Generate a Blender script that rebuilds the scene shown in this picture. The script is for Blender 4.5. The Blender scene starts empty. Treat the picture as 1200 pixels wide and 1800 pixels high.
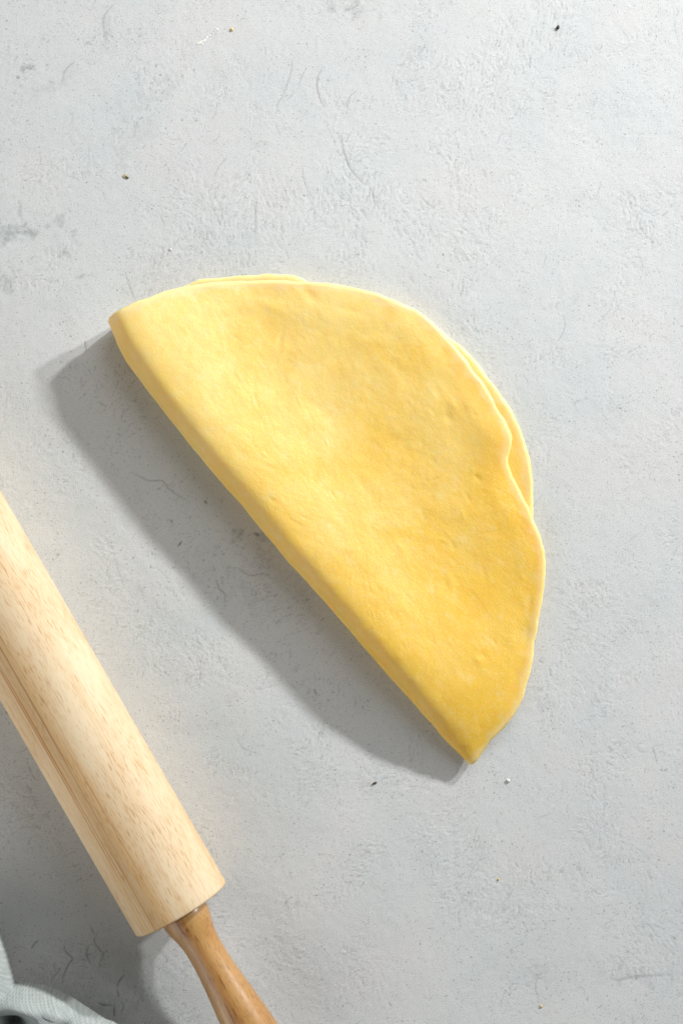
import bpy, bmesh, math, random
import numpy as np
from mathutils import Vector, Matrix, noise

# ------------------------------------------------------------------ camera, light, exposure
S = bpy.context.scene
C = S.collection
CAM_H = 1.0                 # metres above the tabletop, looking straight down
MMPX = 0.380 / 1200.0       # metres per photo pixel at tabletop height

cam_d = bpy.data.cameras.new("camera")
cam = bpy.data.objects.new("camera", cam_d)
C.objects.link(cam)
cam.location = (0, 0, CAM_H)
cam_d.sensor_fit = 'HORIZONTAL'
cam_d.sensor_width = 36.0
cam_d.lens = 36.0 / 0.380 * CAM_H
cam_d.clip_end = 50
S.camera = cam

W = bpy.data.worlds.new("World")
S.world = W
W.use_nodes = True
bg = W.node_tree.nodes["Background"]
bg.inputs[0].default_value = (1.0, 0.985, 0.975, 1)
bg.inputs[1].default_value = 0.10

def lamp(name, az, el, dist, power, size_x, size_y, col, aim=(0.0, 0.0, 0.0), spread=180):
    d = bpy.data.lights.new(name, 'AREA')
    d.shape = 'RECTANGLE'
    d.size, d.size_y = size_x, size_y
    d.energy = power
    d.color = col
    d.spread = math.radians(spread)
    o = bpy.data.objects.new(name, d)
    C.objects.link(o)
    v = Vector((math.cos(el) * math.cos(az), math.cos(el) * math.sin(az), math.sin(el)))
    o.location = Vector(aim) + v * dist
    o.rotation_euler = v.to_track_quat('Z', 'Y').to_euler()
    return o

R_ = math.radians
lamp("window_lamp", R_(34), R_(23.5), 2.4, 4.9, 0.12, 0.10, (1.0, 1.0, 0.995), aim=(-0.02, 0.08, 0), spread=66)
lamp("window_lamp", R_(45), R_(24.5), 2.3, 5.1, 0.12, 0.10, (1.0, 0.995, 0.985), aim=(-0.04, 0.08, 0), spread=66)
lamp("sky_fill_lamp", R_(62), R_(43), 1.7, 12.5, 1.1, 1.1, (0.97, 0.985, 1.0), aim=(-0.05, 0.12, 0))
lamp("wall_bounce_lamp", R_(222), R_(29), 1.9, 13.0, 2.0, 1.2, (1.0, 0.97, 0.94))
lamp("wall_bounce_lamp", R_(205), R_(8.5), 1.8, 9.0, 1.7, 0.36, (1.0, 0.93, 0.85))

S.view_settings.view_transform = 'Standard'
S.view_settings.look = 'None'
S.view_settings.exposure = 0.0
S.view_settings.gamma = 1.0
S.render.engine = 'CYCLES'
S.cycles.max_bounces = 8
S.cycles.diffuse_bounces = 4

# ------------------------------------------------------------------ helpers
random.seed(7)
rng = np.random.default_rng(11)

def P(px, py, z=0.0):
    k = MMPX * (1 - z / CAM_H)
    return ((px - 600) * k, (900 - py) * k)

def tag(o, label=None, cat=None, group=None, kind=None):
    if label: o["label"] = label
    if cat: o["category"] = cat
    if group: o["group"] = group
    if kind: o["kind"] = kind
    return o

def link(name, me, mat, parent=None, smooth=True):
    o = bpy.data.objects.new(name, me)
    C.objects.link(o)
    if mat: me.materials.append(mat)
    if parent: o.parent = parent
    if smooth:
        me.polygons.foreach_set("use_smooth", np.ones(len(me.polygons), dtype=bool))
    return o

def empty(name, loc):
    o = bpy.data.objects.new(name, None)
    o.empty_display_size = 0.02
    C.objects.link(o)
    o.location = loc
    return o

def smooth_poly(pts, n, closed=False):
    """Catmull-Rom through pts, resampled to n points evenly by length."""
    p = np.array(pts, float)
    if closed:
        q = np.vstack([p[-1], p, p[0], p[1]])
    else:
        q = np.vstack([2 * p[0] - p[1], p, 2 * p[-1] - p[-2]])
    out = []
    for i in range(1, len(q) - 2):
        a, b, c, d = q[i - 1], q[i], q[i + 1], q[i + 2]
        for t in np.linspace(0, 1, 24, endpoint=False):
            out.append(0.5 * ((2 * b) + (c - a) * t + (2 * a - 5 * b + 4 * c - d) * t * t + (3 * b - a - 3 * c + d) * t ** 3))
    out.append(q[-2])
    out = np.array(out)
    L = np.r_[0, np.cumsum(np.linalg.norm(np.diff(out, axis=0), axis=1))]
    s = np.linspace(0, L[-1], n, endpoint=not closed)
    return np.stack([np.interp(s, L, out[:, k]) for k in range(out.shape[1])], 1)

def sstep(x, a, b):
    t = np.clip((x - a) / (b - a), 0, 1)
    return t * t * (3 - 2 * t)

# ------------------------------------------------------------------ node helpers
class NT:
    def __init__(self, name):
        self.m = bpy.data.materials.new(name)
        self.m.use_nodes = True
        self.t = self.m.node_tree
        self.bsdf = self.t.nodes["Principled BSDF"]
    def n(self, kind, **kw):
        nd = self.t.nodes.new(kind)
        for k, v in kw.items():
            setattr(nd, k, v)
        return nd
    def l(self, a, b):
        self.t.links.new(a, b)
    def val(self, sock, v):
        if hasattr(v, "is_output") or hasattr(v, "links"):
            self.l(v, sock)
        else:
            sock.default_value = v
    def math(self, op, a, b=None, c=None, clamp=False):
        nd = self.n("ShaderNodeMath", operation=op, use_clamp=clamp)
        self.val(nd.inputs[0], a)
        if b is not None: self.val(nd.inputs[1], b)
        if c is not None: self.val(nd.inputs[2], c)
        return nd.outputs[0]
    def mix(self, f, a, b, mode='MIX'):
        nd = self.n("ShaderNodeMix", data_type='RGBA', blend_type=mode)
        self.val(nd.inputs[0], f)
        self.val(nd.inputs[6], a if not isinstance(a, tuple) else (*a, 1))
        self.val(nd.inputs[7], b if not isinstance(b, tuple) else (*b, 1))
        return nd.outputs[2]
    def ramp(self, f, stops):
        nd = self.n("ShaderNodeMapRange", interpolation_type='SMOOTHSTEP')
        self.val(nd.inputs[0], f)
        nd.inputs[1].default_value, nd.inputs[2].default_value = stops[0], stops[1]
        nd.inputs[3].default_value = stops[2] if len(stops) > 2 else 0.0
        nd.inputs[4].default_value = stops[3] if len(stops) > 3 else 1.0
        return nd.outputs[0]
    def noise(self, vec, scale, detail=4, rough=0.55, dist=0.0):
        nd = self.n("ShaderNodeTexNoise")
        self.l(vec, nd.inputs["Vector"])
        nd.inputs["Scale"].default_value = scale
        nd.inputs["Detail"].default_value = detail
        nd.inputs["Roughness"].default_value = rough
        nd.inputs["Distortion"].default_value = dist
        return nd.outputs["Fac"]
    def mapping(self, vec, scale=(1, 1, 1), loc=(0, 0, 0), rot=(0, 0, 0)):
        nd = self.n("ShaderNodeMapping")
        self.l(vec, nd.inputs[0])
        nd.inputs["Scale"].default_value = scale
        nd.inputs["Location"].default_value = loc
        nd.inputs["Rotation"].default_value = rot
        return nd.outputs[0]
    def attr(self, name):
        return self.n("ShaderNodeAttribute", attribute_name=name).outputs["Fac"]
    def bump(self, h, strength, dist, prev=None):
        nd = self.n("ShaderNodeBump")
        self.l(h, nd.inputs["Height"])
        nd.inputs["Strength"].default_value = strength
        nd.inputs["Distance"].default_value = dist
        if prev is not None: self.l(prev, nd.inputs["Normal"])
        return nd.outputs[0]
    def coord(self, which="Object"):
        return self.n("ShaderNodeTexCoord").outputs[which]

# ------------------------------------------------------------------ tabletop (painted plaster board)
def fft_noise(h, w, px, seed):
    """smooth periodic random field with features about px grid cells wide, unit variance"""
    r = np.random.default_rng(seed).standard_normal((h, w))
    fy = np.fft.fftfreq(h)[:, None]; fx = np.fft.rfftfreq(w)[None]
    g = np.exp(-(fx ** 2 + fy ** 2) * (px * 2.2) ** 2)
    f = np.fft.irfft2(np.fft.rfft2(r) * g, s=(h, w))
    return (f - f.mean()) / f.std()

STEP = 0.0006
X0, X1, Y0, Y1 = -0.216, 0.216, -0.312, 0.312
NX = int(round((X1 - X0) / STEP)) + 1
NY = int(round((Y1 - Y0) / STEP)) + 1
gx = np.linspace(X0, X1, NX); gy = np.linspace(Y0, Y1, NY)

def build_relief():
    h, w = NY, NX
    # brushed strokes: line integral convolution of white noise along a swirling field
    ang = R_(72) + 0.75 * fft_noise(h, w, 70, 1) + 0.55 * fft_noise(h, w, 18, 2)
    vx, vy = np.cos(ang), np.sin(ang)
    src = fft_noise(h, w, 0.55, 3)
    acc = src.copy()
    jj, ii = np.meshgrid(np.arange(w), np.arange(h))
    for sgn in (1, -1):
        x = jj.astype(float); y = ii.astype(float)
        for k in range(2):
            xi = np.clip(np.rint(x).astype(int), 0, w - 1); yi = np.clip(np.rint(y).astype(int), 0, h - 1)
            x = x + sgn * vx[yi, xi]; y = y + sgn * vy[yi, xi]
            xi = np.clip(np.rint(x).astype(int), 0, w - 1); yi = np.clip(np.rint(y).astype(int), 0, h - 1)
            acc += src[yi, xi]
    brush = (acc - acc.mean()) / acc.std()
    amp = 0.22 + 0.88 * sstep(.75 * fft_noise(h, w, 34, 4) + .5 * fft_noise(h, w, 11, 44), -.9, 1.5)
    smooth_patch = sstep(fft_noise(h, w, 40, 21), 0.9, 1.7)
    amp = amp * (1 - 0.8 * smooth_patch)
    height = (0.038 * brush * amp + 0.026 * fft_noise(h, w, .8, 5) * amp + 0.012 * fft_noise(h, w, 1.7, 15) * amp
              + 0.020 * fft_noise(h, w, 5, 6) + 0.05 * fft_noise(h, w, 24, 7))      # in mm
    scratch = np.zeros((h, w)); dark = 0.22 * sstep(-brush * amp, .8, 1.9)

    def stroke(pts, width, depth, ink):
        """groove along a world polyline; width in mm, depth in mm, ink 0..1"""
        pts = np.asarray(pts)
        L = np.linalg.norm(np.diff(pts, axis=0), axis=1).sum()
        n = max(3, int(L / (STEP * 0.45)))
        q = smooth_poly(pts, n) if len(pts) > 2 else np.linspace(pts[0], pts[1], n)
        taper = np.sin(np.linspace(0.12, 1, n) * math.pi * 0.94) ** 0.5
        r = int(math.ceil(width * 1e-3 / STEP)) + 1
        for (x, y), tp in zip(q, taper):
            cj, ci = (x - X0) / STEP, (y - Y0) / STEP
            j0, i0 = int(cj) - r, int(ci) - r
            if j0 < 0 or i0 < 0 or j0 + 2 * r + 2 > w or i0 + 2 * r + 2 > h: continue
            sj = np.arange(j0, j0 + 2 * r + 2); si = np.arange(i0, i0 + 2 * r + 2)
            d2 = ((sj[None] - cj) ** 2 + (si[:, None] - ci) ** 2) * (STEP * 1e3) ** 2
            g = np.exp(-d2 / (2 * (0.42 * width * (0.5 + 0.5 * tp)) ** 2)) * tp
            sl = np.s_[i0:i0 + 2 * r + 2, j0:j0 + 2 * r + 2]
            scratch[sl] = np.maximum(scratch[sl], g * depth)
            dark[sl] = np.maximum(dark[sl], g * ink)

    def pix(pts): return [P(*p) for p in pts]
    named = [
        ([(565, 122), (558, 135), (557, 155), (563, 177), (571, 190)], 0.75, .16, .55),
        ([(514, 104), (510, 130), (503, 150), (498, 168)], 0.6, .10, .4),
        ([(498, 168), (488, 180), (486, 191)], 0.6, .12, .45),
        ([(538, 118), (528, 138), (523, 157)], 0.55, .10, .4),
        ([(514, 164), (505, 175)], 0.6, .10, .45),
        ([(625, 159), (614, 170), (607, 182), (601, 180)], 0.6, .10, .4),
        ([(615, 175), (608, 190)], 0.6, .12, .45),
        ([(599, 237), (602, 258), (612, 290), (628, 312), (642, 326)], 0.75, .16, .55),
        ([(613, 265), (616, 282)], 0.5, .08, .3),
        ([(531, 292), (533, 310), (539, 332), (550, 345)], 0.5, .10, .4),
        ([(651, 330), (649, 347)], 0.6, .12, .45),
        ([(657, 328), (655, 345), (658, 360), (653, 372)], 0.65, .14, .5),
        ([(674, 327), (668, 340), (658, 346)], 0.5, .08, .3),
        ([(741, 347), (750, 356), (762, 366)], 0.65, .14, .5),
        ([(764, 358), (762, 367)], 0.6, .10, .4),
        ([(484, 218), (492, 238)], 0.5, .08, .35),
        ([(380, 182), (378, 200), (369, 211)], 0.55, .10, .35),
        ([(386, 228), (382, 243), (370, 253)], 0.5, .08, .3),
        ([(328, 250), (316, 268)], 0.5, .10, .35),
        ([(400, 275), (382, 296), (376, 318)], 0.5, .10, .4),
        ([(391, 370), (388, 395)], 0.55, .12, .45),
        ([(430, 338), (428, 360)], 0.5, .10, .4),
        ([(451, 350), (448, 380), (449, 412)], 0.6, .14, .5),
        ([(280, 375), (288, 396)], 0.5, .10, .4),
        ([(220, 478), (226, 500), (236, 524), (242, 528)], 0.6, .13, .5),
        ([(530, 275), (534, 320), (545, 340)], 0.45, .08, .3),
        ([(202, 5), (184, 25), (181, 45), (186, 70)], 0.9, .10, .3),
        ([(130, 107), (114, 125), (108, 145)], 0.9, .10, .3),
        ([(502, 440), (508, 455)], 0.55, .12, .5),
        ([(988, 553), (992, 570), (986, 590), (974, 605)], 0.55, .10, .4),
        ([(1008, 78), (1014, 95), (1019, 108)], 0.5, .10, .4),
        ([(1088, 44), (1100, 65)], 0.5, .08, .3),
        ([(1182, 10), (1188, 60), (1195, 85)], 0.5, .08, .3),
        ([(974, 130), (974, 210)], 0.45, .06, .2),
        ([(1056, 315), (1050, 340), (1040, 352)], 0.5, .08, .3),
        ([(845, 292), (858, 318)], 0.5, .08, .3),
        ([(149, 600), (151, 618)], 0.7, .18, .8),
        ([(173, 705), (185, 714)], 0.6, .14, .6),
        ([(232, 830), (262, 845), (285, 845), (300, 862), (330, 880)], 0.6, .14, .6),
        ([(448, 937), (456, 942)], 1.3, .20, .9),
        ([(360, 880), (363, 885)], 1.2, .2, .9),
        ([(313, 960), (319, 952)], 1.1, .2, .85),
        ([(301, 914), (302, 919)], 1.0, .2, .85),
        ([(380, 1020), (385, 1035), (396, 1046), (394, 1060)], 0.7, .14, .6),
        ([(420, 1000), (440, 1012), (462, 1008), (482, 1020)], 0.6, .12, .5),
        ([(200, 975), (206, 1000), (222, 1040)], 0.5, .08, .3),
        ([(195, 985), (188, 1010), (204, 1030)], 0.5, .08, .3),
        ([(262, 998), (276, 1000), (290, 1012), (296, 1022)], 0.5, .08, .3),
        ([(345, 1160), (352, 1185), (350, 1205)], 0.5, .10, .4),
        ([(253, 1178), (248, 1195)], 0.5, .10, .4),
        ([(415, 1300), (430, 1318), (445, 1316)], 0.6, .10, .4),
        ([(552, 1212), (557, 1222)], 0.9, .16, .75),
        ([(1145, 1314), (1150, 1325), (1154, 1343)], 0.6, .12, .5),
        ([(1133, 1350), (1132, 1362)], 0.5, .08, .3),
        ([(1160, 1353), (1164, 1356)], 0.9, .12, .7), ([(1168, 1355), (1172, 1353)], 0.9, .12, .7),
        ([(890, 1585), (899, 1568), (904, 1562)], 0.6, .10, .4),
        ([(948, 1710), (941, 1735), (948, 1768)], 0.55, .10, .4),
        ([(1117, 1684), (1128, 1695)], 0.55, .10, .4),
        ([(1072, 1720), (1086, 1724), (1100, 1720), (1130, 1716), (1180, 1714)], 1.6, .05, .3),
        ([(682, 1762), (688, 1770)], 0.8, .12, .5),
        ([(946, 1160), (952, 1165)], 0.7, .12, .6), ([(940, 1176), (938, 1182)], 0.7, .12, .5),
        ([(1000, 1495), (1022, 1540), (1045, 1560)], 0.5, .07, .25),
        ([(1020, 1460), (1030, 1480), (1042, 1502)], 0.5, .07, .25),
        # cracks in the lower left corner
        ([(302, 1673), (309, 1668)], .6, .1, .6),
        ([(112, 1662), (116, 1675), (127, 1686), (120, 1697), (112, 1715), (109, 1730)], 0.75, .2, .8),
        ([(155, 1664), (152, 1676), (155, 1688), (161, 1697)], 0.75, .2, .8),
        ([(170, 1642), (166, 1655), (175, 1670), (182, 1678), (177, 1690), (175, 1702)], 0.65, .18, .7),
        ([(160, 1632), (166, 1643)], 0.7, .18, .7),
        ([(55, 1668), (62, 1658), (68, 1654)], 0.75, .2, .8),
        ([(90, 1722), (100, 1712), (105, 1702)], 0.6, .14, .6),
        ([(218, 1714), (208, 1728), (206, 1738)], 0.8, .2, .75),
        ([(206, 1742), (209, 1754)], 0.8, .2, .8),
        ([(213, 1762), (217, 1772), (212, 1780)], 0.7, .18, .7),
        ([(201, 1772), (200, 1788)], 0.9, .22, .9),
        ([(172, 1763), (182, 1768), (195, 1768)], 0.8, .2, .8),
        ([(290, 1680), (294, 1690), (289, 1694)], 0.6, .14, .6),
        ([(50, 1345), (62, 1370), (70, 1372)], 0.6, .14, .5),
        ([(46, 1375), (58, 1396)], 0.6, .12, .45),
        ([(12, 1250), (14, 1254)], 1.2, .2, .9),
    ]
    for pts, wd, dp, ink in named:
        stroke(pix(pts), wd * .85, dp * 1.15, min(1, ink))
    lr = random.Random(5)
    for _ in range(520):                       # faint hairline scratches everywhere
        x, y = lr.uniform(X0, X1), lr.uniform(Y0, Y1)
        a = R_(72) + lr.gauss(0, 0.75); L = lr.uniform(.002, .009); cv = lr.gauss(0, .5)
        pts = [(x, y)]
        for k in range(3):
            pts.append((pts[-1][0] + math.cos(a) * L / 3, pts[-1][1] + math.sin(a) * L / 3)); a += cv
        stroke(pts, lr.uniform(.4, .6), lr.uniform(.04, .10), lr.uniform(.08, .32))
    for _ in range(420):                       # pin holes
        x, y = lr.uniform(X0, X1), lr.uniform(Y0, Y1)
        a = lr.uniform(0, 6.28); L = lr.uniform(.0003, .0012)
        stroke([(x, y), (x + math.cos(a) * L, y + math.sin(a) * L)], lr.uniform(.45, .8), lr.uniform(.06, .15), lr.uniform(.12, .5))

    for (cx, cy, sx, sy, n) in ((430, 1010, 90, 60, 110), (640, 1180, 70, 60, 60), (330, 900, 60, 70, 60), (120, 1700, 90, 60, 110), (200, 740, 50, 90, 50),
                                (60, 1380, 50, 80, 40), (270, 190, 60, 60, 60), (1030, 1720, 120, 50, 70), (960, 1560, 110, 110, 60)):
        for _ in range(n):
            x, y = P(lr.gauss(cx, sx), lr.gauss(cy, sy))
            a = lr.uniform(0, 6.28); L = lr.uniform(.0002, .0022) if lr.random() < .4 else .0003
            stroke([(x, y), (x + math.cos(a) * L, y + math.sin(a) * L)], lr.uniform(.4, .75), lr.uniform(.06, .16), lr.uniform(.2, .7))

    # worn blotches where the dark undercoat shows through, with a shape of their own
    stain = np.zeros((h, w))
    GX, GY = np.meshgrid(gx, gy)
    wob = fft_noise(h, w, 7, 8) * .0030 + fft_noise(h, w, 3, 9) * .0014
    def blot(px, py, rx, ry, amt, rot=0):
        x, y = P(px, py); c, s = math.cos(rot), math.sin(rot)
        dx, dy = GX - x, GY - y
        u, v = dx * c + dy * s, -dx * s + dy * c
        d = np.sqrt((u / (rx * MMPX)) ** 2 + (v / (ry * MMPX)) ** 2) - 1 + wob / (ry * MMPX)
        np.maximum(stain, amt * (1 - sstep(d, -.7, .7)), out=stain)
    blot(30, 408, 30, 12, .75, .1); blot(58, 418, 22, 7, .5, -.6); blot(84, 398, 14, 7, .5)
    blot(2, 492, 15, 15, .55); blot(100, 440, 26, 12, .16); blot(40, 376, 6, 5, .4); blot(39, 113, 4.5, 4.5, 1.0)
    blot(615, 12, 34, 12, .40); blot(665, 16, 14, 10, .35); blot(120, 125, 10, 24, .25, -.4); blot(80, 152, 8, 7, .35)
    blot(185, 45, 6, 36, .25); blot(245, 225, 60, 22, .22, .9); blot(285, 160, 46, 14, .25, 1.0)
    blot(1110, 1722, 60, 12, .20); blot(950, 1712, 14, 10, .3); blot(455, 940, 11, 6, .6); blot(470, 1030, 80, 50, .30, -.5)
    blot(400, 1010, 55, 36, .22, -.6); blot(130, 1710, 80, 60, .25); blot(190, 1770, 40, 20, .35); blot(70, 1380, 40, 60, .18)
    blot(300, 1085, 60, 20, .14, -.7); blot(930, 1690, 110, 60, .10)

    # large tone drift of the paint, cool / warm
    tone = np.clip(.5 + .14 * fft_noise(h, w, 60, 31) + .08 * fft_noise(h, w, 14, 32), 0, 1)
    hue = np.clip(.5 + .18 * fft_noise(h, w, 45, 33) + .08 * fft_noise(h, w, 12, 34), 0, 1)
    stain = stain * (.30 + .70 * sstep(-brush + .8 * fft_noise(h, w, 2.2, 41), -1.4, 1.6))
    height -= scratch
    height -= .05 * stain
    return height, dark, stain, tone, hue

def build_table():
    height, dark, stain, tone, hue = build_relief()
    GX, GY = np.meshgrid(gx, gy)
    # fade the relief to zero towards the rim of the detailed patch so that it joins the rest
    e = np.minimum(np.minimum(GX - X0, X1 - GX), np.minimum(GY - Y0, Y1 - GY))
    height = height * sstep(e, 0, .004)
    co = np.stack([GX, GY, height * 1e-3], -1).reshape(-1, 3)
    idx = np.arange(NX * NY).reshape(NY, NX)
    q = np.stack([idx[:-1, :-1], idx[:-1, 1:], idx[1:, 1:], idx[1:, :-1]], -1).reshape(-1, 4)
    # the rest of the board out to 0.75 m, and its edge and underside
    Bx, By, T = .55, .75, -.018
    n0 = len(co)
    corner = [idx[0, 0], idx[0, -1], idx[-1, -1], idx[-1, 0]]
    ext = np.array([(-Bx, -By, 0), (Bx, -By, 0), (Bx, By, 0), (-Bx, By, 0),
                    (-Bx, -By, T), (Bx, -By, T), (Bx, By, T), (-Bx, By, T)])
    co = np.vstack([co, ext])
    me = bpy.data.meshes.new("tabletop")
    border = [list(idx[0, :]), list(idx[:, -1]), list(idx[-1, ::-1]), list(idx[::-1, 0])]
    faces_big = []
    for k in range(4):
        a, b = n0 + k, n0 + (k + 1) % 4
        faces_big.append([int(a), int(b)] + [int(v) for v in border[k][::-1]])
        faces_big.append([int(b), int(a), int(a) + 4, int(b) + 4])
    faces_big.append([n0 + 7, n0 + 6, n0 + 5, n0 + 4])
    nq = len(q)
    sizes = np.r_[np.full(nq, 4), [len(f) for f in faces_big]]
    loops = np.r_[q.ravel(), np.concatenate([np.array(f) for f in faces_big])].astype(np.int32)
    me.vertices.add(len(co)); me.vertices.foreach_set("co", co.ravel())
    me.loops.add(len(loops)); me.loops.foreach_set("vertex_index", loops)
    me.polygons.add(len(sizes))
    me.polygons.foreach_set("loop_start", (np.r_[0, np.cumsum(sizes)[:-1]]).astype(np.int32))
    me.update(calc_edges=True)
    for nm, arr in (("groove", dark), ("wear", stain), ("tone", tone), ("hue", hue)):
        a = me.attributes.new(nm, 'FLOAT', 'POINT')
        fill = .5 if nm in ("tone", "hue") else 0.0
        a.data.foreach_set("value", np.r_[arr.ravel(), np.full(8, fill)].astype(np.float32))
    m = NT("painted_plaster")
    oc = m.coord()
    tone_s, hue_s = m.attr("tone"), m.attr("hue")
    warm = (0.640, 0.644, 0.642); cool = (0.592, 0.634, 0.640)
    c = m.mix(hue_s, warm, cool)
    dirt = m.noise(oc, 55, 6, .65)
    c = m.mix(m.ramp(tone_s, (.15, .9, .0, .30)), c, (0.72, 0.72, 0.71))
    c = m.mix(m.ramp(dirt, (.56, .78, 0, .30)), c, (0.42, 0.43, 0.43))
    fine = m.noise(oc, 1700, 2, .65, .3)
    c = m.mix(m.ramp(fine, (.50, .74, 0, .65)), c, (0.30, 0.305, 0.30))
    fine2 = m.noise(m.mapping(oc, (1.0, 1.0, 1.0), loc=(3, 5, 1)), 1500, 2, .65, .3)
    c = m.mix(m.ramp(fine2, (.52, .74, 0, .40)), c, (0.78, 0.79, 0.785))
    grit = m.noise(oc, 700, 1, .5, .2)
    c = m.mix(m.math('MULTIPLY', m.ramp(grit, (.64, .72, 0, .70)), m.ramp(dirt, (.40, .62, .25, 1.0))), c, (0.27, 0.275, 0.275))
    c = m.mix(m.math('MULTIPLY', m.attr("wear"), .9), c, (0.30, 0.33, 0.335))
    c = m.mix(m.math('MULTIPLY', m.attr("groove"), .95), c, (0.09, 0.095, 0.10))
    m.l(c, m.bsdf.inputs["Base Color"])
    m.bsdf.inputs["Roughness"].default_value = .72
    m.bsdf.inputs["Specular IOR Level"].default_value = .25
    b = m.bump(m.noise(oc, 1250, 3, .65, .4), .60, .00022)
    m.l(b, m.bsdf.inputs["Normal"])
    o = link("tabletop", me, m.m)
    tag(o, kind="structure")
    return o

build_table()

# ------------------------------------------------------------------ folded dough
TH = 0.0050                                   # sheet thickness
A_px, B_px = np.array((192., 572.)), np.array((822., 1347.))
LEN = np.linalg.norm(B_px - A_px)
d_px = (B_px - A_px) / LEN
n_px = np.array((d_px[1], -d_px[0]))          # towards the rim (up right in the photo)
bow = np.array([(0, 0), (50, 11), (98, 17), (192, 22), (277, 22), (400, 19), (530, 16), (684, 11), (843, 5), (996, 0)])
bow = smooth_poly(bow, 200)
K = MMPX * .991                               # metres per pixel at about the dough's height
def foldbow(a): return np.interp(a, bow[:, 0] * K, bow[:, 1] * K)

upper_px = [(192, 572), (196, 561), (210, 550), (240, 535), (275, 520), (310, 507), (350, 499), (400, 493), (450, 491), (510, 492),
            (545, 494), (600, 500), (650, 511), (700, 530), (740, 550), (770, 577), (797, 606), (827, 645), (857, 687), (882, 732),
            (897, 763), (897, 785), (891, 806), (897, 830), (914, 862), (932, 900), (945, 930), (957, 965), (960, 995), (957, 1040),
            (950, 1082), (941, 1140), (931, 1195), (918, 1235), (895, 1270), (870, 1296), (862, 1309), (851, 1323), (840, 1338), (826, 1348)]
lower_px = [(192, 572), (200, 563), (240, 541), (290, 518), (320, 499), (350, 487), (400, 481), (450, 478), (500, 478), (526, 483), (560, 502),
            (600, 508), (650, 519), (700, 537), (742, 556), (790, 590), (822, 616), (848, 648), (880, 690), (908, 736), (925, 778),
            (936, 830), (940, 880), (938, 925), (948, 965), (951, 1000), (948, 1040), (942, 1082), (933, 1140), (922, 1195), (908, 1235), (885, 1266),
            (860, 1292), (846, 1308), (836, 1328), (828, 1341), (822, 1346)]

Htop_k = np.array([(0, 25.5), (60, 26), (200, 26.5), (500, 26), (750, 24), (880, 19), (950, 13.5), (996, 9.5)])
def ridge_h(a): return np.interp(a, Htop_k[:, 0] * K, Htop_k[:, 1] * 1e-3)
RX = 0.0092
ARC = 0.0165                                  # arc length given to each quarter turn of the fold

def fold_map(a, b):
    """sheet coordinates (a along the fold, b across: + upper, - lower) -> middle surface"""
    a = np.asarray(a, float); b = np.asarray(b, float)
    s = np.abs(b)
    H = ridge_h(a)
    zlo = TH * .5 + .0004
    rz = (H - TH * .5 - zlo) * .5
    phi = np.clip(s / ARC, 0, 1) * math.pi / 2
    p = np.where(s < ARC, RX * (1 - np.cos(phi)), RX + s - ARC)
    q = np.clip(p - RX, 0, None)
    g = np.exp(-(q / .040) ** 1.7)
    ztop = zlo + 2 * rz
    zrim = TH * 1.5 + .0012
    zup_flat = zrim + (ztop - zrim) * g
    zc = zlo + rz
    z = np.where(b >= 0, np.where(s < ARC, zc + rz * np.sin(phi), zup_flat),
                 np.where(s < ARC, zc - rz * np.sin(phi), zlo))
    pw = p - foldbow(a) + TH * .5
    ax = A_px[0] * 0
    x0, y0 = (A_px[0] - 600) * K, (900 - A_px[1]) * K
    dx, dy = d_px[0], -d_px[1]
    nx, ny = n_px[0], -n_px[1]
    return np.stack([x0 + a * dx + pw * nx, y0 + a * dy + pw * ny, z], -1)

def outline_ab(pts, sign):
    q = smooth_poly(pts, 900)
    rel = (q - A_px) * K
    a = rel @ d_px
    p = rel @ n_px + foldbow(a) - TH * .85
    a = .0020 + a * (LEN * K - .0040) / (LEN * K)
    p = np.clip(p, 0, None)
    s = np.where(p < RX, np.arccos(np.clip(1 - p / RX, -1, 1)) * 2 / math.pi * ARC, ARC + p - RX)
    return np.stack([a, sign * s], 1)

def bumps(a, b, lay):
    """lumps and hollows of the rolled sheet, metres"""
    out = np.zeros(a.shape)
    fa, fb = a.ravel(), b.ravel()
    r = np.empty(fa.size)
    for i in range(fa.size):
        v = Vector((fa[i] * 1000, fb[i] * 1000, lay * 37.0))
        r[i] = (.80 * noise.noise(v * .022) + .38 * noise.noise(v * .07 + Vector((9, 3, 1)))
                + .10 * noise.noise(v * .19 + Vector((3, 8, 2))) + .045 * noise.noise(v * .5))
    return r.reshape(a.shape) * 1e-3

_fr = random.Random(23)
FINE_MARKS = []
while len(FINE_MARKS) < 130:
    _x, _y = _fr.uniform(230, 940), _fr.uniform(510, 1300)
    FINE_MARKS.append((_x, _y, _fr.uniform(4, 13), _fr.uniform(1.8, 3.4), _fr.gauss(-55, 30), _fr.choice((-1, 1)) * _fr.uniform(.10, .30)))

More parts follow.
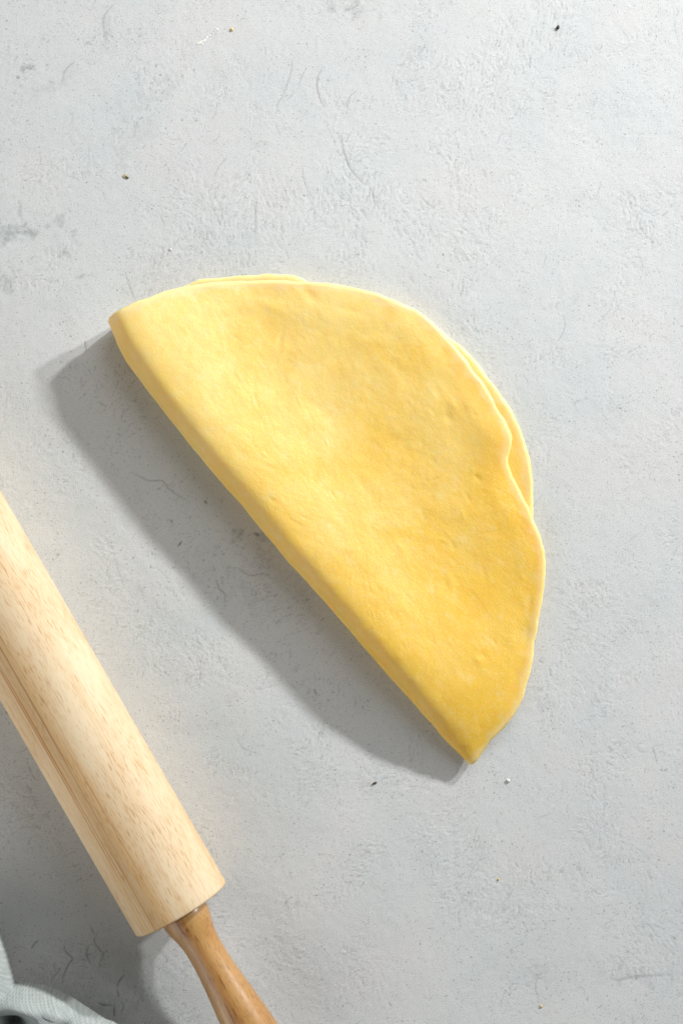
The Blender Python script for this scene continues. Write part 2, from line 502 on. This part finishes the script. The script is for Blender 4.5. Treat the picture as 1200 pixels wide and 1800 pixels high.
def dough_dents(px):
    """single marks seen in the sheet: (pixel x, y, radius along, radius across, angle, depth mm)"""
    return [(492, 600, 14, 3.0, 75, -.5), (500, 612, 10, 3, 60, .5), (512, 662, 12, 3, 50, .35),
            (838, 840, 7, 4, -40, -.8), (830, 828, 5, 3, -60, .4), (795, 712, 12, 6, -55, .7), (788, 735, 9, 6, -60, -.7),
            (700, 775, 30, 14, 20, -.6), (760, 810, 10, 4, -50, -.4), (795, 960, 9, 4, -70, -.6), (742, 905, 12, 4, -75, -.45),
            (812, 905, 9, 2.5, -70, .35), (822, 875, 10, 2.5, -60, -.4), (918, 1015, 4, 4, 0, .5), (895, 1125, 10, 8, 60, .45),
            (838, 1160, 9, 6, -20, .5), (650, 600, 26, 10, 10, .5), (610, 545, 30, 8, -15, -.5), (690, 640, 22, 10, -40, -.45),
            (545, 520, 22, 8, -50, -.6), (480, 540, 30, 8, -20, .4), (400, 560, 22, 9, 15, -.4), (560, 720, 40, 14, -30, -.5),
            (640, 1100, 6, 5, 0, .45), (668, 1118, 6, 5, 0, .4), (700, 1150, 8, 5, -50, .45), (690, 1140, 6, 4, 0, -.4), (730, 1190, 8, 5, -45, .4),
            (850, 1010, 12, 4, -80, -.4), (790, 1020, 16, 6, -70, .4), (700, 960, 20, 6, -60, .35), (640, 860, 22, 6, -55, -.35),
            (930, 1060, 14, 5, 80, -.5), (925, 1120, 22, 6, 80, -.6), (905, 1190, 20, 6, 70, -.45), (845, 1290, 20, 5, 40, -.4),
            (808, 1305, 14, 4, -10, .5), (815, 1312, 12, 3, -12, -.4)] + FINE_MARKS

def dough_sheet(name, bnd, ctr, nr, nth, mat, parent, lay, split_edge):
    """closed slab over a star shaped region of the sheet; bnd = closed outline in sheet coordinates"""
    L = np.r_[0, np.cumsum(np.linalg.norm(np.diff(np.vstack([bnd, bnd[0]]), axis=0), axis=1))]
    s = np.linspace(0, L[-1], nth, endpoint=False)
    cl = np.vstack([bnd, bnd[0]])
    ring = np.stack([np.interp(s, L, cl[:, 0]), np.interp(s, L, cl[:, 1])], 1)
    wav = np.array([.55 * noise.noise(Vector((v * 130, lay * 9.1, 0))) + .25 * noise.noise(Vector((v * 420, lay * 5.3, 3))) for v in s]) * 1e-3
    out = ring - ctr; out /= np.linalg.norm(out, axis=1, keepdims=True)
    wav *= sstep(np.abs(ring[:, 1]), .004, .02) * ~split_edge(ring)
    ring = ring + out * wav[:, None]
    thick = np.array([1 + .30 * noise.noise(Vector((v * 60, 7, lay * 3.0))) for v in s])
    r = np.linspace(0, 1, nr + 1)[1:]
    r = 1 - (1 - r) ** 1.15
    AB = ctr[None, None] + r[:, None, None] * (ring - ctr)[None]
    a, b = AB[..., 0], AB[..., 1]
    e = 4e-4
    M = fold_map(a, b)
    Fa = fold_map(a + e, b) - fold_map(a - e, b)
    Fb = fold_map(a, b + e) - fold_map(a, b - e)
    N = np.cross(Fa, Fb); N /= np.linalg.norm(N, axis=-1, keepdims=True)
    # lumps: the same for the two faces of the sheet, fading a little at the rim
    bp = bumps(a, b, lay)
    pxx = 600 + M[..., 0] / K; pyy = 900 - M[..., 1] / K
    if lay == 0:
        for (x, y, ra, rb, an, dep) in dough_dents(None):
            c, sn = math.cos(R_(an)), -math.sin(R_(an))
            u = (pxx - x) * c + (pyy - y) * sn; v = -(pxx - x) * sn + (pyy - y) * c
            bp = bp + .65 * dep * 1e-3 * np.exp(-(u / ra) ** 2 - (v / rb) ** 2) * (b > .005)
        # the upper sheet lies lower and tighter towards its lower right rim, and gapes at the notch
        M[..., 2] -= .0022 * np.exp(-((pxx - 930) / 60) ** 2 - ((pyy - 1120) / 130) ** 2)
        M[..., 2] += .0016 * np.exp(-((pxx - 880) / 40) ** 2 - ((pyy - 770) / 60) ** 2)
        M[..., 2] -= .0012 * np.exp(-((pxx - 905) / 22) ** 2 - ((pyy - 830) / 30) ** 2)
    else:
        bp = np.clip(bp, 0, None) * .3
    M = M + N * bp[..., None]
    # thinner towards the rim, as a rolled edge is
    dist = (1 - r)[:, None] * np.linalg.norm(ring - ctr, axis=1)[None]
    near = sstep(dist, 0, .014)
    half = TH * .5 * (near + (1 - near) * .74 * thick[None])
    top = M + N * half[..., None]; bot = M - N * half[..., None]
    # outward direction at the rim, for the rounded edge
    T = np.roll(M[-1], -1, 0) - np.roll(M[-1], 1, 0)
    O = np.cross(T, N[-1]); O /= np.linalg.norm(O, axis=-1, keepdims=True) + 1e-12
    inward = M[-1] - M[-2]
    O *= np.sign((O * inward).sum(-1, keepdims=True))
    if split_edge is not None:
        O[split_edge(ring)] *= .02
    arcs = []
    KA = 7
    for k in range(1, KA):
        psi = math.pi * k / KA
        arcs.append(M[-1] + half[-1][:, None] * (math.cos(psi) * N[-1] + math.sin(psi) * O))
    rows = [*top, *arcs, *bot[::-1]]
    cM = fold_map(*ctr); 
    cen_t = rows[0].mean(0); cen_b = rows[-1].mean(0)
    co = np.vstack([np.concatenate(rows), cen_t, cen_b])
    nrow = len(rows)
    idx = np.arange(nrow * nth).reshape(nrow, nth)
    nx = np.roll(idx, -1, 1)
    q = np.stack([idx[:-1], idx[1:], nx[1:], nx[:-1]], -1).reshape(-1, 4)
    ct, cb = nrow * nth, nrow * nth + 1
    tris = [(ct, int(i), int(j)) for i, j in zip(idx[0], nx[0])] + [(cb, int(j), int(i)) for i, j in zip(idx[-1], nx[-1])]
    me = bpy.data.meshes.new(name)
    me.from_pydata(co.tolist(), [], q.tolist() + tris)
    me.update()
    bm = bmesh.new(); bm.from_mesh(me); bmesh.ops.recalc_face_normals(bm, faces=bm.faces); bm.to_mesh(me); bm.free()
    # flattened sheet coordinates, so that marks follow the rolled sheet
    ab = np.concatenate([AB, np.repeat(AB[-1:], KA - 1, 0), AB[::-1]]).reshape(-1, 2)
    ab = np.vstack([ab, ctr, ctr])
    at = me.attributes.new("sheet", 'FLOAT_VECTOR', 'POINT')
    at.data.foreach_set("vector", np.c_[ab, np.full(len(ab), lay * .3)].astype(np.float32).ravel())
    dr = 1 - sstep(dist * (.6 + .8 * np.abs(np.sin(s * 170 + 2 * np.sin(s * 57))))[None], .0005, .0045)
    dr = np.concatenate([dr, np.repeat(dr[-1:], KA - 1, 0), dr[::-1] * 0 + dr[::-1]]).ravel()
    if split_edge is not None:
        pass
    ad = me.attributes.new("pale_rim", 'FLOAT', 'POINT')
    ad.data.foreach_set("value", np.r_[dr, 0, 0].astype(np.float32))
    return link(name, me, mat, parent)

def dough_material():
    m = NT("egg_dough")
    at = m.n("ShaderNodeAttribute", attribute_name="sheet").outputs["Vector"]
    sp = m.n("ShaderNodeSeparateXYZ"); m.l(at, sp.inputs[0])
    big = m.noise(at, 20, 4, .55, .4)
    mid = m.noise(at, 70, 5, .6, .5)
    flour = m.noise(m.mapping(at, (90, 150, 90), rot=(0, 0, .4)), 1.0, 6, .70, .3)
    grain = m.noise(m.mapping(at, (620, 900, 600), rot=(0, 0, -.5)), 1.0, 3, .6)
    # pale end to deep gold tip: light and shade put into the colour
    lit_tone = m.math('ADD', m.math('MULTIPLY', m.math('SUBTRACT', .17, sp.outputs[0]), 1.7), m.math('MULTIPLY', big, .75))
    c = m.mix(m.ramp(lit_tone, (.10, .78)), (0.850, 0.545, 0.058), (0.835, 0.655, 0.245))
    c = m.mix(m.ramp(mid, (.44, .76, 0, .45)), c, (0.845, 0.548, 0.092))
    c = m.mix(m.ramp(flour, (.48, .74, 0, .30)), c, (0.828, 0.721, 0.427))
    c = m.mix(m.ramp(grain, (.50, .72, 0, .34)), c, (0.828, 0.735, 0.456))
    pale_rim = m.attr("pale_rim")
    c = m.mix(m.math('MULTIPLY', pale_rim, .38), c, (0.828, 0.745, 0.504))  # dried rim, whitened further to carry the lit edge in its colour
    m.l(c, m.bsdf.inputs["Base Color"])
    m.bsdf.inputs["Roughness"].default_value = .50
    m.bsdf.inputs["Specular IOR Level"].default_value = .55
    m.bsdf.inputs["Subsurface Weight"].default_value = 1.0
    m.bsdf.inputs["Subsurface Radius"].default_value = (1.0, .60, .22)
    m.bsdf.inputs["Subsurface Scale"].default_value = .0055
    h = m.math('ADD', m.math('MULTIPLY', m.noise(at, 210, 4, .62, .3), .8),
               m.math('MULTIPLY', m.noise(m.mapping(at, (120, 230, 130), rot=(0, 0, .35)), 1.0, 3, .6, .4), .5))
    b = m.bump(h, .31, .0006)
    b = m.bump(m.noise(at, 900, 3, .6), .3, .00030, b)
    m.l(b, m.bsdf.inputs["Normal"])
    return m.m

def build_dough():
    up = outline_ab(upper_px, 1); lo = outline_ab(lower_px, -1)
    BS = ARC + .004                           # where the upper layer, after turning the fold, becomes the lower one
    x0, y0 = P(507, 960)
    root = empty("folded_dough", (0, 0, 0))
    tag(root, "half moon of pale yellow rolled dough folded once on the grey tabletop", "dough")
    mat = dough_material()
    # upper layer with the turn of the fold: outline A -> rim -> B -> back under the fold
    cut = lo[lo[:, 1] < -BS]
    tipA = lo[(lo[:, 1] >= -BS) & (lo[:, 0] < .15)]
    tipB = lo[(lo[:, 1] >= -BS) & (lo[:, 0] > .15)]
    line = np.stack([np.linspace(cut[-1, 0], cut[0, 0], 300), np.full(300, -BS)], 1)
    bnd = np.vstack([up, tipB[::-1], line, tipA[::-1]])
    ctr = np.array([LEN * K * .52, .045])
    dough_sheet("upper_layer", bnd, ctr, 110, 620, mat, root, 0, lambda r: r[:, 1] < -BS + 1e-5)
    bnd2 = np.vstack([cut, line[1:-1]])
    bnd2[:, 1] = np.minimum(bnd2[:, 1], -BS - .0003)
    ctr2 = np.array([LEN * K * .52, -.07])
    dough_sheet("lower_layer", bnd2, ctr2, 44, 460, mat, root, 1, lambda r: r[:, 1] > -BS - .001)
    return root

build_dough()

# ------------------------------------------------------------------ rolling pin
def lathe(name, prof, mat, parent, seg=96):
    """prof = [(z, r)], closed on the axis at both ends"""
    vs, fs = [], []
    for z, r in prof:
        for k in range(seg):
            t = 2 * math.pi * k / seg
            vs.append((r * math.cos(t), r * math.sin(t), z))
    n = len(prof)
    for i in range(n - 1):
        for k in range(seg):
            k2 = (k + 1) % seg
            fs.append((i * seg + k, i * seg + k2, (i + 1) * seg + k2, (i + 1) * seg + k))
    vs += [(0, 0, prof[0][0]), (0, 0, prof[-1][0])]
    a, b = len(vs) - 2, len(vs) - 1
    for k in range(seg):
        k2 = (k + 1) % seg
        fs.append((a, k2, k)); fs.append((b, (n - 1) * seg + k, (n - 1) * seg + k2))
    me = bpy.data.meshes.new(name)
    me.from_pydata(vs, [], fs); me.update()
    o = link(name, me, mat, parent)
    return o

def wood_material(name, light, mid, streak_c, pore_c, rough, spec, coat, band_at, band_w, band_amt, seed):
    m = NT(name)
    oc = m.coord()
    sep = m.n("ShaderNodeSeparateXYZ"); m.l(oc, sep.inputs[0])
    off = (seed * 1.7, seed * .9, seed * .37)
    fib = m.noise(m.mapping(oc, (420, 420, 9), loc=off), 1.0, 4, .6, .15)
    broad = m.noise(m.mapping(oc, (55, 55, 3.0), loc=off), 1.0, 4, .55, .5)
    mott = m.noise(m.mapping(oc, (60, 60, 22), loc=off), 1.0, 4, .6, .3)
    pores = m.noise(m.mapping(oc, (2300, 2300, 170), loc=off), 1.0, 1, .4, 0)
    long_l = m.noise(m.mapping(oc, (650, 650, 6), loc=off), 1.0, 2, .5, .1)
    wander = m.math('MULTIPLY', m.math('SUBTRACT', m.noise(m.mapping(oc, (20, 20, 9), loc=off), 1.0, 3, .5), .5), .012)
    across = m.math('ADD', sep.outputs[0], wander)
    band = m.math('SUBTRACT', 1.0, m.ramp(m.math('ABSOLUTE', m.math('SUBTRACT', across, band_at)), (band_w * .15, band_w)))
    c = m.mix(m.ramp(mott, (.3, .7)), light, mid)
    c = m.mix(m.ramp(broad, (.46, .70, 0, .45)), c, streak_c)
    bandn = m.math('MULTIPLY', band, m.ramp(fib, (.28, .72, .25, 1.0)))
    c = m.mix(m.math('MULTIPLY', bandn, band_amt), c, streak_c)
    pm = m.math('MULTIPLY', m.ramp(pores, (.565, .665)), m.ramp(mott, (.35, .65, .35, .8)))
    c = m.mix(m.math('MULTIPLY', pm, .85), c, pore_c)
    lm = m.math('MULTIPLY', m.ramp(long_l, (.55, .68)), m.math('ADD', m.math('MULTIPLY', band, .85), .12))
    c = m.mix(lm, c, pore_c)
    m.l(c, m.bsdf.inputs["Base Color"])
    m.bsdf.inputs["Roughness"].default_value = rough
    m.bsdf.inputs["Specular IOR Level"].default_value = spec
    m.bsdf.inputs["Coat Weight"].default_value = coat
    m.bsdf.inputs["Coat Roughness"].default_value = .30
    hgt = m.math('SUBTRACT', m.math('MULTIPLY', fib, .5), m.math('MULTIPLY', pm, .6))
    b = m.bump(hgt, .35, .00025)
    m.l(b, m.bsdf.inputs["Normal"])
    if coat > 0:
        m.l(m.bump(m.noise(m.mapping(oc, (300, 300, 40), loc=off), 1.0, 3, .5), .12, .0002), m.bsdf.inputs["Coat Normal"])
    return m.m

PIN_R = 0.0279
def build_pin():
    zc = PIN_R + .0002
    ex, ey = P(319, 1599, zc)                 # centre of the barrel's near end
    root = empty("rolling_pin", (ex, ey, zc))
    tag(root, "pale wooden rolling pin with a turned varnished handle lying on the grey tabletop", "rolling pin")
    # local z runs along the pin to the near end; local x points across it, to the right in the photo
    dirv = Vector((math.cos(R_(-60.1)), math.sin(R_(-60.1)), 0))
    side = Vector((0, 0, 1)).cross(dirv)      # right hand side seen from above
    up = Vector((0, 0, 1))
    Rm = Matrix((side, up, dirv)).transposed()
    if Rm.determinant() < 0:
        pass
    root.rotation_euler = Rm.to_euler()
    barrel_mat = wood_material("pale_rubberwood", (0.715, 0.580, 0.390), (0.665, 0.500, 0.305), (0.62, 0.385, 0.155), (0.43, 0.21, 0.065),
                               .55, .25, 0.0, -.0130, .0150, .85, 1.0)
    handle_mat = wood_material("varnished_hardwood", (0.52, 0.30, 0.105), (0.44, 0.215, 0.06), (0.36, 0.15, 0.035), (0.18, 0.065, 0.015),
                               .45, .25, 1.0, -.003, .0065, .9, 5.0)
    BL = .300
    f = .0014
    prof = [(-BL, .006), (-BL, PIN_R - f)]
    for k in range(1, 5):
        t = math.pi / 2 * k / 5
        prof.append((-BL + f * (1 - math.cos(t)), PIN_R - f + f * math.sin(t)))
    for z in np.linspace(-BL + f, -f, 50): prof.append((z, PIN_R))
    for k in range(1, 6):
        t = math.pi / 2 * k / 5
        prof.append((-f * (1 - math.sin(t)) , PIN_R - f + f * math.cos(t)))
    prof.append((0, .006))
    lathe("barrel", prof, barrel_mat, root, 128)
    # handle: flared collar, waist, long swelling grip, rounded end   (mm from the barrel, radius mm)
    hp = [(-.3, 9.0), (.3, 12.4), (2.0, 13.0), (5.0, 13.1), (8.5, 12.6), (12, 11.6), (16, 10.6), (20, 10.05), (24, 9.85), (30, 9.9), (38, 10.3),
          (48, 11.2), (60, 12.5), (72, 13.6), (84, 14.2), (94, 14.2), (103, 13.2), (109, 11.0), (112.5, 8.0), (114.3, 4.0), (114.8, 1.0)]
    hp = smooth_poly(hp, 90) * 1e-3
    hp[:, 1] = np.clip(hp[:, 1], .0004, None)
    h1 = lathe("handle", [(z + .0006, r) for z, r in hp], handle_mat, root, 64)
    h2 = lathe("handle", [(-BL - z - .0006, r) for z, r in hp], handle_mat, root, 64)
    h2.data.flip_normals()
    return root
build_pin()

# ------------------------------------------------------------------ linen napkin
def cloth_material():
    m = NT("grey_green_linen")
    oc = m.coord()
    mp = m.mapping(oc, (1, 1, 1), rot=(0, 0, .9))
    wob = m.noise(oc, 120, 2, .5)
    sep = m.n("ShaderNodeSeparateXYZ"); m.l(mp, sep.inputs[0])
    def threads(ax):
        u = m.math('ADD', m.math('MULTIPLY', sep.outputs[ax], 2 * math.pi / .00125), m.math('MULTIPLY', wob, 2.0))
        return m.math('ADD', m.math('MULTIPLY', m.math('SINE', u), .5), .5)
    weave = m.math('MAXIMUM', threads(0), threads(1))
    slub = m.noise(m.mapping(mp, (60, 900, 60)), 1.0, 3, .6)
    slub2 = m.noise(m.mapping(mp, (900, 60, 60)), 1.0, 3, .6)
    base = m.mix(m.ramp(slub, (.35, .7)), (0.345, 0.385, 0.38), (0.43, 0.47, 0.462))
    base = m.mix(m.ramp(slub2, (.5, .75, 0, .5)), base, (0.51, 0.54, 0.535))
    base = m.mix(m.ramp(weave, (.25, .85, .48, 0)), base, (0.22, 0.25, 0.245))
    m.l(base, m.bsdf.inputs["Base Color"])
    m.bsdf.inputs["Roughness"].default_value = .95
    m.bsdf.inputs["Specular IOR Level"].default_value = .05
    m.bsdf.inputs["Sheen Weight"].default_value = .15
    h = m.math('ADD', weave, m.math('MULTIPLY', slub, .6))
    m.l(m.bump(h, .35, .0003), m.bsdf.inputs["Normal"])
    return m.m

def cloth_lobe(name, outline, mat, parent, roll, zbase, hfun, nr=70, nth=420):
    """a padded fold of cloth: rolled rim of radius roll, top height varied by hfun(px, py) in metres"""
    q = smooth_poly([P(*p, zbase + roll) for p in outline], nth, closed=True)
    c = np.array(P(*hfun(None, None), zbase + roll))
    rad = np.linalg.norm(q - c, axis=1)
    tang = np.roll(q, -1, 0) - np.roll(q, 1, 0); tang /= np.linalg.norm(tang, axis=1, keepdims=True)
    inn = np.stack([-tang[:, 1], tang[:, 0]], 1)
    inn *= np.sign(((c - q) * inn).sum(1, keepdims=True))
    rows = []
    KR = 16
    def hh(xy):
        px = 600 + xy[:, 0] / (MMPX * (1 - (zbase + roll) / CAM_H)); py = 900 - xy[:, 1] / (MMPX * (1 - (zbase + roll) / CAM_H))
        return hfun(px, py)
    # underside edge -> outside -> top of the roll
    qi = q + inn * roll
    for k in range(KR + 1):
        t = -math.pi / 2 + math.pi * k / KR
        xy = qi - inn * (roll * math.cos(t))
        z = zbase + roll + roll * math.sin(t)
        lift = sstep(np.array(math.sin(t)), -.2, 1.0) * hh(xy)
        rows.append(np.c_[xy, np.full(nth, z) + lift])
    for k in range(1, nr):
        f = k / nr
        xy = qi + (c - qi) * f
        rows.append(np.c_[xy, zbase + 2 * roll + hh(xy)])
    rows[0][:, 2] = zbase
    co = np.vstack([np.concatenate(rows), rows[-1].mean(0)])
    for i in range(len(co)):
        v = Vector(co[i] * 1000)
        px, py = 600 + co[i, 0] / MMPX / .97, 900 - co[i, 1] / MMPX / .97
        out = float(sstep(np.array(max(-px, py - 1800) / 70.0), 0, 1)) * float(co[i, 2] > zbase + roll * 1.2)
        if out > 0:
            w = noise.noise(Vector((v.x * .012 + v.y * .028, v.y * .010 - v.x * .012, 4.0))) + .5 * noise.noise(v * .045 + Vector((7, 1, 2)))
            co[i, 2] += out * 16e-3 * (.45 - min(1.0, 2.2 * abs(w)))
        co[i, 2] += (.9 * noise.noise(v * .035) + .35 * noise.noise(v * .11)) * 1e-3 * (co[i, 2] > zbase + roll)
    idx = np.arange(len(rows) * nth).reshape(len(rows), nth); nx = np.roll(idx, -1, 1)
    qd = np.stack([idx[:-1], nx[:-1], nx[1:], idx[1:]], -1).reshape(-1, 4)
    last = len(co) - 1
    tr = [(int(i), int(j), last) for i, j in zip(idx[-1], nx[-1])]
    me = bpy.data.meshes.new(name)
    me.from_pydata(co.tolist(), [], qd.tolist() + tr)
    me.update()
    bm = bmesh.new(); bm.from_mesh(me); bmesh.ops.recalc_face_normals(bm, faces=bm.faces); bm.to_mesh(me); bm.free()
    return link(name, me, mat, parent)

def gs(px, py, x, y, rx, ry, rot=0):
    c, s = math.cos(R_(rot)), math.sin(R_(rot))
    u = (px - x) * c + (py - y) * s; v = -(px - x) * s + (py - y) * c
    return np.exp(-(u / rx) ** 2 - (v / ry) ** 2)

def build_napkin():
    root = empty("linen_napkin", (0, 0, 0))
    tag(root, "crumpled grey green linen napkin in the corner beside the rolling pin", "napkin")
    mat = cloth_material()
    def h_back(px, py):
        if px is None: return (-110, 1760)
        return .014 + .004 * gs(px, py, 5, 1690, 14, 60, -10) - .006 * gs(px, py, -15, 1700, 14, 70, -10) + .042 * gs(px, py, -115, 1740, 75, 90) - .004 * gs(px, py, 14, 1712, 5, 30, -14)
    def h_front(px, py):
        if px is None: return (20, 1960)
        return (.015 + .007 * gs(px, py, 62, 1752, 60, 13, 16) - .019 * gs(px, py, 24, 1784, 36, 17, -18) - .007 * gs(px, py, 70, 1796, 50, 9, 22)
                + .006 * gs(px, py, 175, 1800, 34, 16, 38) - .008 * gs(px, py, 118, 1795, 10, 36, 28) + .004 * gs(px, py, -20, 1765, 26, 14, -30)
                - .004 * gs(px, py, 95, 1766, 26, 5, 30) + .045 * gs(px, py, -90, 1910, 110, 90))
    back = [(-140, 1580), (-60, 1600), (-10, 1624), (2, 1636), (10, 1656), (18, 1684), (24, 1708), (29, 1735), (30, 1775), (10, 1850), (-60, 1930), (-160, 1960), (-260, 1900),
            (-280, 1760), (-230, 1640)]
    front = [(-90, 1770), (-40, 1742), (0, 1732), (30, 1728), (62, 1730), (92, 1738), (122, 1752), (150, 1770), (182, 1791), (210, 1804), (250, 1850), (262, 1930), (240, 2040),
             (150, 2120), (-20, 2150), (-140, 2080), (-170, 1950), (-150, 1840)]
    cloth_lobe("back_fold", back, mat, root, .0125, .0006, h_back)
    cloth_lobe("front_fold", front, mat, root, .0130, .0010, h_front)
build_napkin()

# ------------------------------------------------------------------ crumbs and specks lying on the board
def simple_mat(name, col, rough=.7):
    m = NT(name)
    oc = m.coord()
    c = m.mix(m.ramp(m.noise(oc, 900, 3), (.3, .7)), tuple(v * .8 for v in col), tuple(min(1, v * 1.1) for v in col))
    m.l(c, m.bsdf.inputs["Base Color"]); m.bsdf.inputs["Roughness"].default_value = rough
    return m.m
white_m = simple_mat("flour_white", (.85, .83, .78)); yellow_m = simple_mat("dry_dough_yellow", (.80, .60, .24))
green_m = simple_mat("herb_green", (.10, .11, .03)); dark_m = simple_mat("peppercorn_dark", (.03, .028, .025)); brown_m = simple_mat("bran_brown", (.10, .075, .05))

def speck(name, px, py, lx, ly, lz, rot, mat, label, cat, seed, parent=None):
    bm = bmesh.new()
    bmesh.ops.create_icosphere(bm, subdivisions=2, radius=1)
    for v in bm.verts:
        k = 1 + .28 * noise.noise(v.co * 1.4 + Vector((seed * 3.1, seed, 0)))
        v.co = Vector((v.co.x * lx * .5 * k, v.co.y * ly * .5 * k, v.co.z * lz * .5 * k))
    me = bpy.data.meshes.new(name); bm.to_mesh(me); bm.free()
    o = link(name, me, mat, parent)
    x, y = P(px, py)
    o.location = (x, y, lz * .42); o.rotation_euler = (0, 0, R_(rot))
    if label: tag(o, label, cat)
    return o
mm = 1e-3
speck("dough_crumb", 893, 1372, 2.5*mm, 1.7*mm, 1.3*mm, -35, white_m, "white crumb near the bottom tip of the folded dough", "crumb", 1)
speck("dough_crumb", 300, 438, 1.4*mm, 1.1*mm, .8*mm, 20, white_m, "tiny white crumb above the upper left end of the dough", "crumb", 2)
speck("dough_crumb", 408, 51, 1.7*mm, 2.1*mm, 1.1*mm, 10, yellow_m, "pale yellow crumb beside the flour smear near the top edge", "crumb", 3)
speck("dough_crumb", 951, 1769, 1.6*mm, 1.3*mm, .9*mm, -40, yellow_m, "yellow crumb near the bottom edge at the lower right", "crumb", 4)
speck("dough_crumb", 876, 1546, 1.1*mm, 1.4*mm, .9*mm, 15, yellow_m, "tiny cream crumb on bare tabletop below the dough", "crumb", 5)
speck("pepper_speck", 980, 48, 1.8*mm, 2.7*mm, 1.3*mm, -25, dark_m, "black speck near the top right of the tabletop", "speck", 6)
speck("bran_speck", 658, 1377, 3.0*mm, 1.3*mm, .9*mm, 25, brown_m, "dark brown speck at the edge of the dough's shadow", "speck", 7)
hf = empty("herb_fleck", (*P(221, 310), 0)); tag(hf, "tiny green and straw coloured herb fleck left of the dough", "herb fleck")
for nm, px, py, a, b, r, mt, sd in (("leaf_scrap", 221.2, 309.6, 3.0, 1.1, -50, green_m, 8), ("leaf_scrap", 224, 311.8, 2.0, .8, -8, green_m, 9),
                                    ("straw_scrap", 219.5, 308.8, 2.0, 1.5, -30, yellow_m, 10)):
    o = speck(nm, px, py, a*mm, b*mm, .8*mm, r, mt, None, None, sd, hf)
    o.location = (o.location.x - hf.location.x, o.location.y - hf.location.y, o.location.z)
# flour smear: loose grains
def flour():
    bm = bmesh.new(); lr = random.Random(3)
    for (px, py, lx, ly, rot) in ((352, 74, 3.4, 1.7, 25), (359, 70, 2.6, 1.5, 50), (363, 66, 2.2, 1.3, 40), (348, 77, 1.4, .9, 0), (368, 62, 1.6, .8, 35),
                                  (356, 77, 1.3, .8, 10), (381, 51, 1.9, 1.1, 20), (384, 54, 1.2, .8, 0), (378, 53, 1.0, .7, 60), (373, 58, 1.0, .5, 35)):
        x, y = P(px, py)
        g = bmesh.ops.create_icosphere(bm, subdivisions=3, radius=1)["verts"]
        M = Matrix.Translation((x, y, .0001)) @ Matrix.Rotation(R_(rot), 4, 'Z') @ Matrix.Diagonal((lx * .5 * mm, ly * .5 * mm, .22 * mm, 1))
        for v in g:
            k = 1 + .5 * noise.noise(v.co * 1.8 + Vector((px, py, 0)))
            v.co = M @ Vector((v.co.x * k, v.co.y * k, v.co.z * (1 + .5 * noise.noise(v.co * 4 + Vector((py, 0, px))))))
    me = bpy.data.meshes.new("flour_smear"); bm.to_mesh(me); bm.free()
    o = link("flour_smear", me, white_m)
    tag(o, "small white smear of flour grains near the top left", "flour", kind="stuff")
flour()
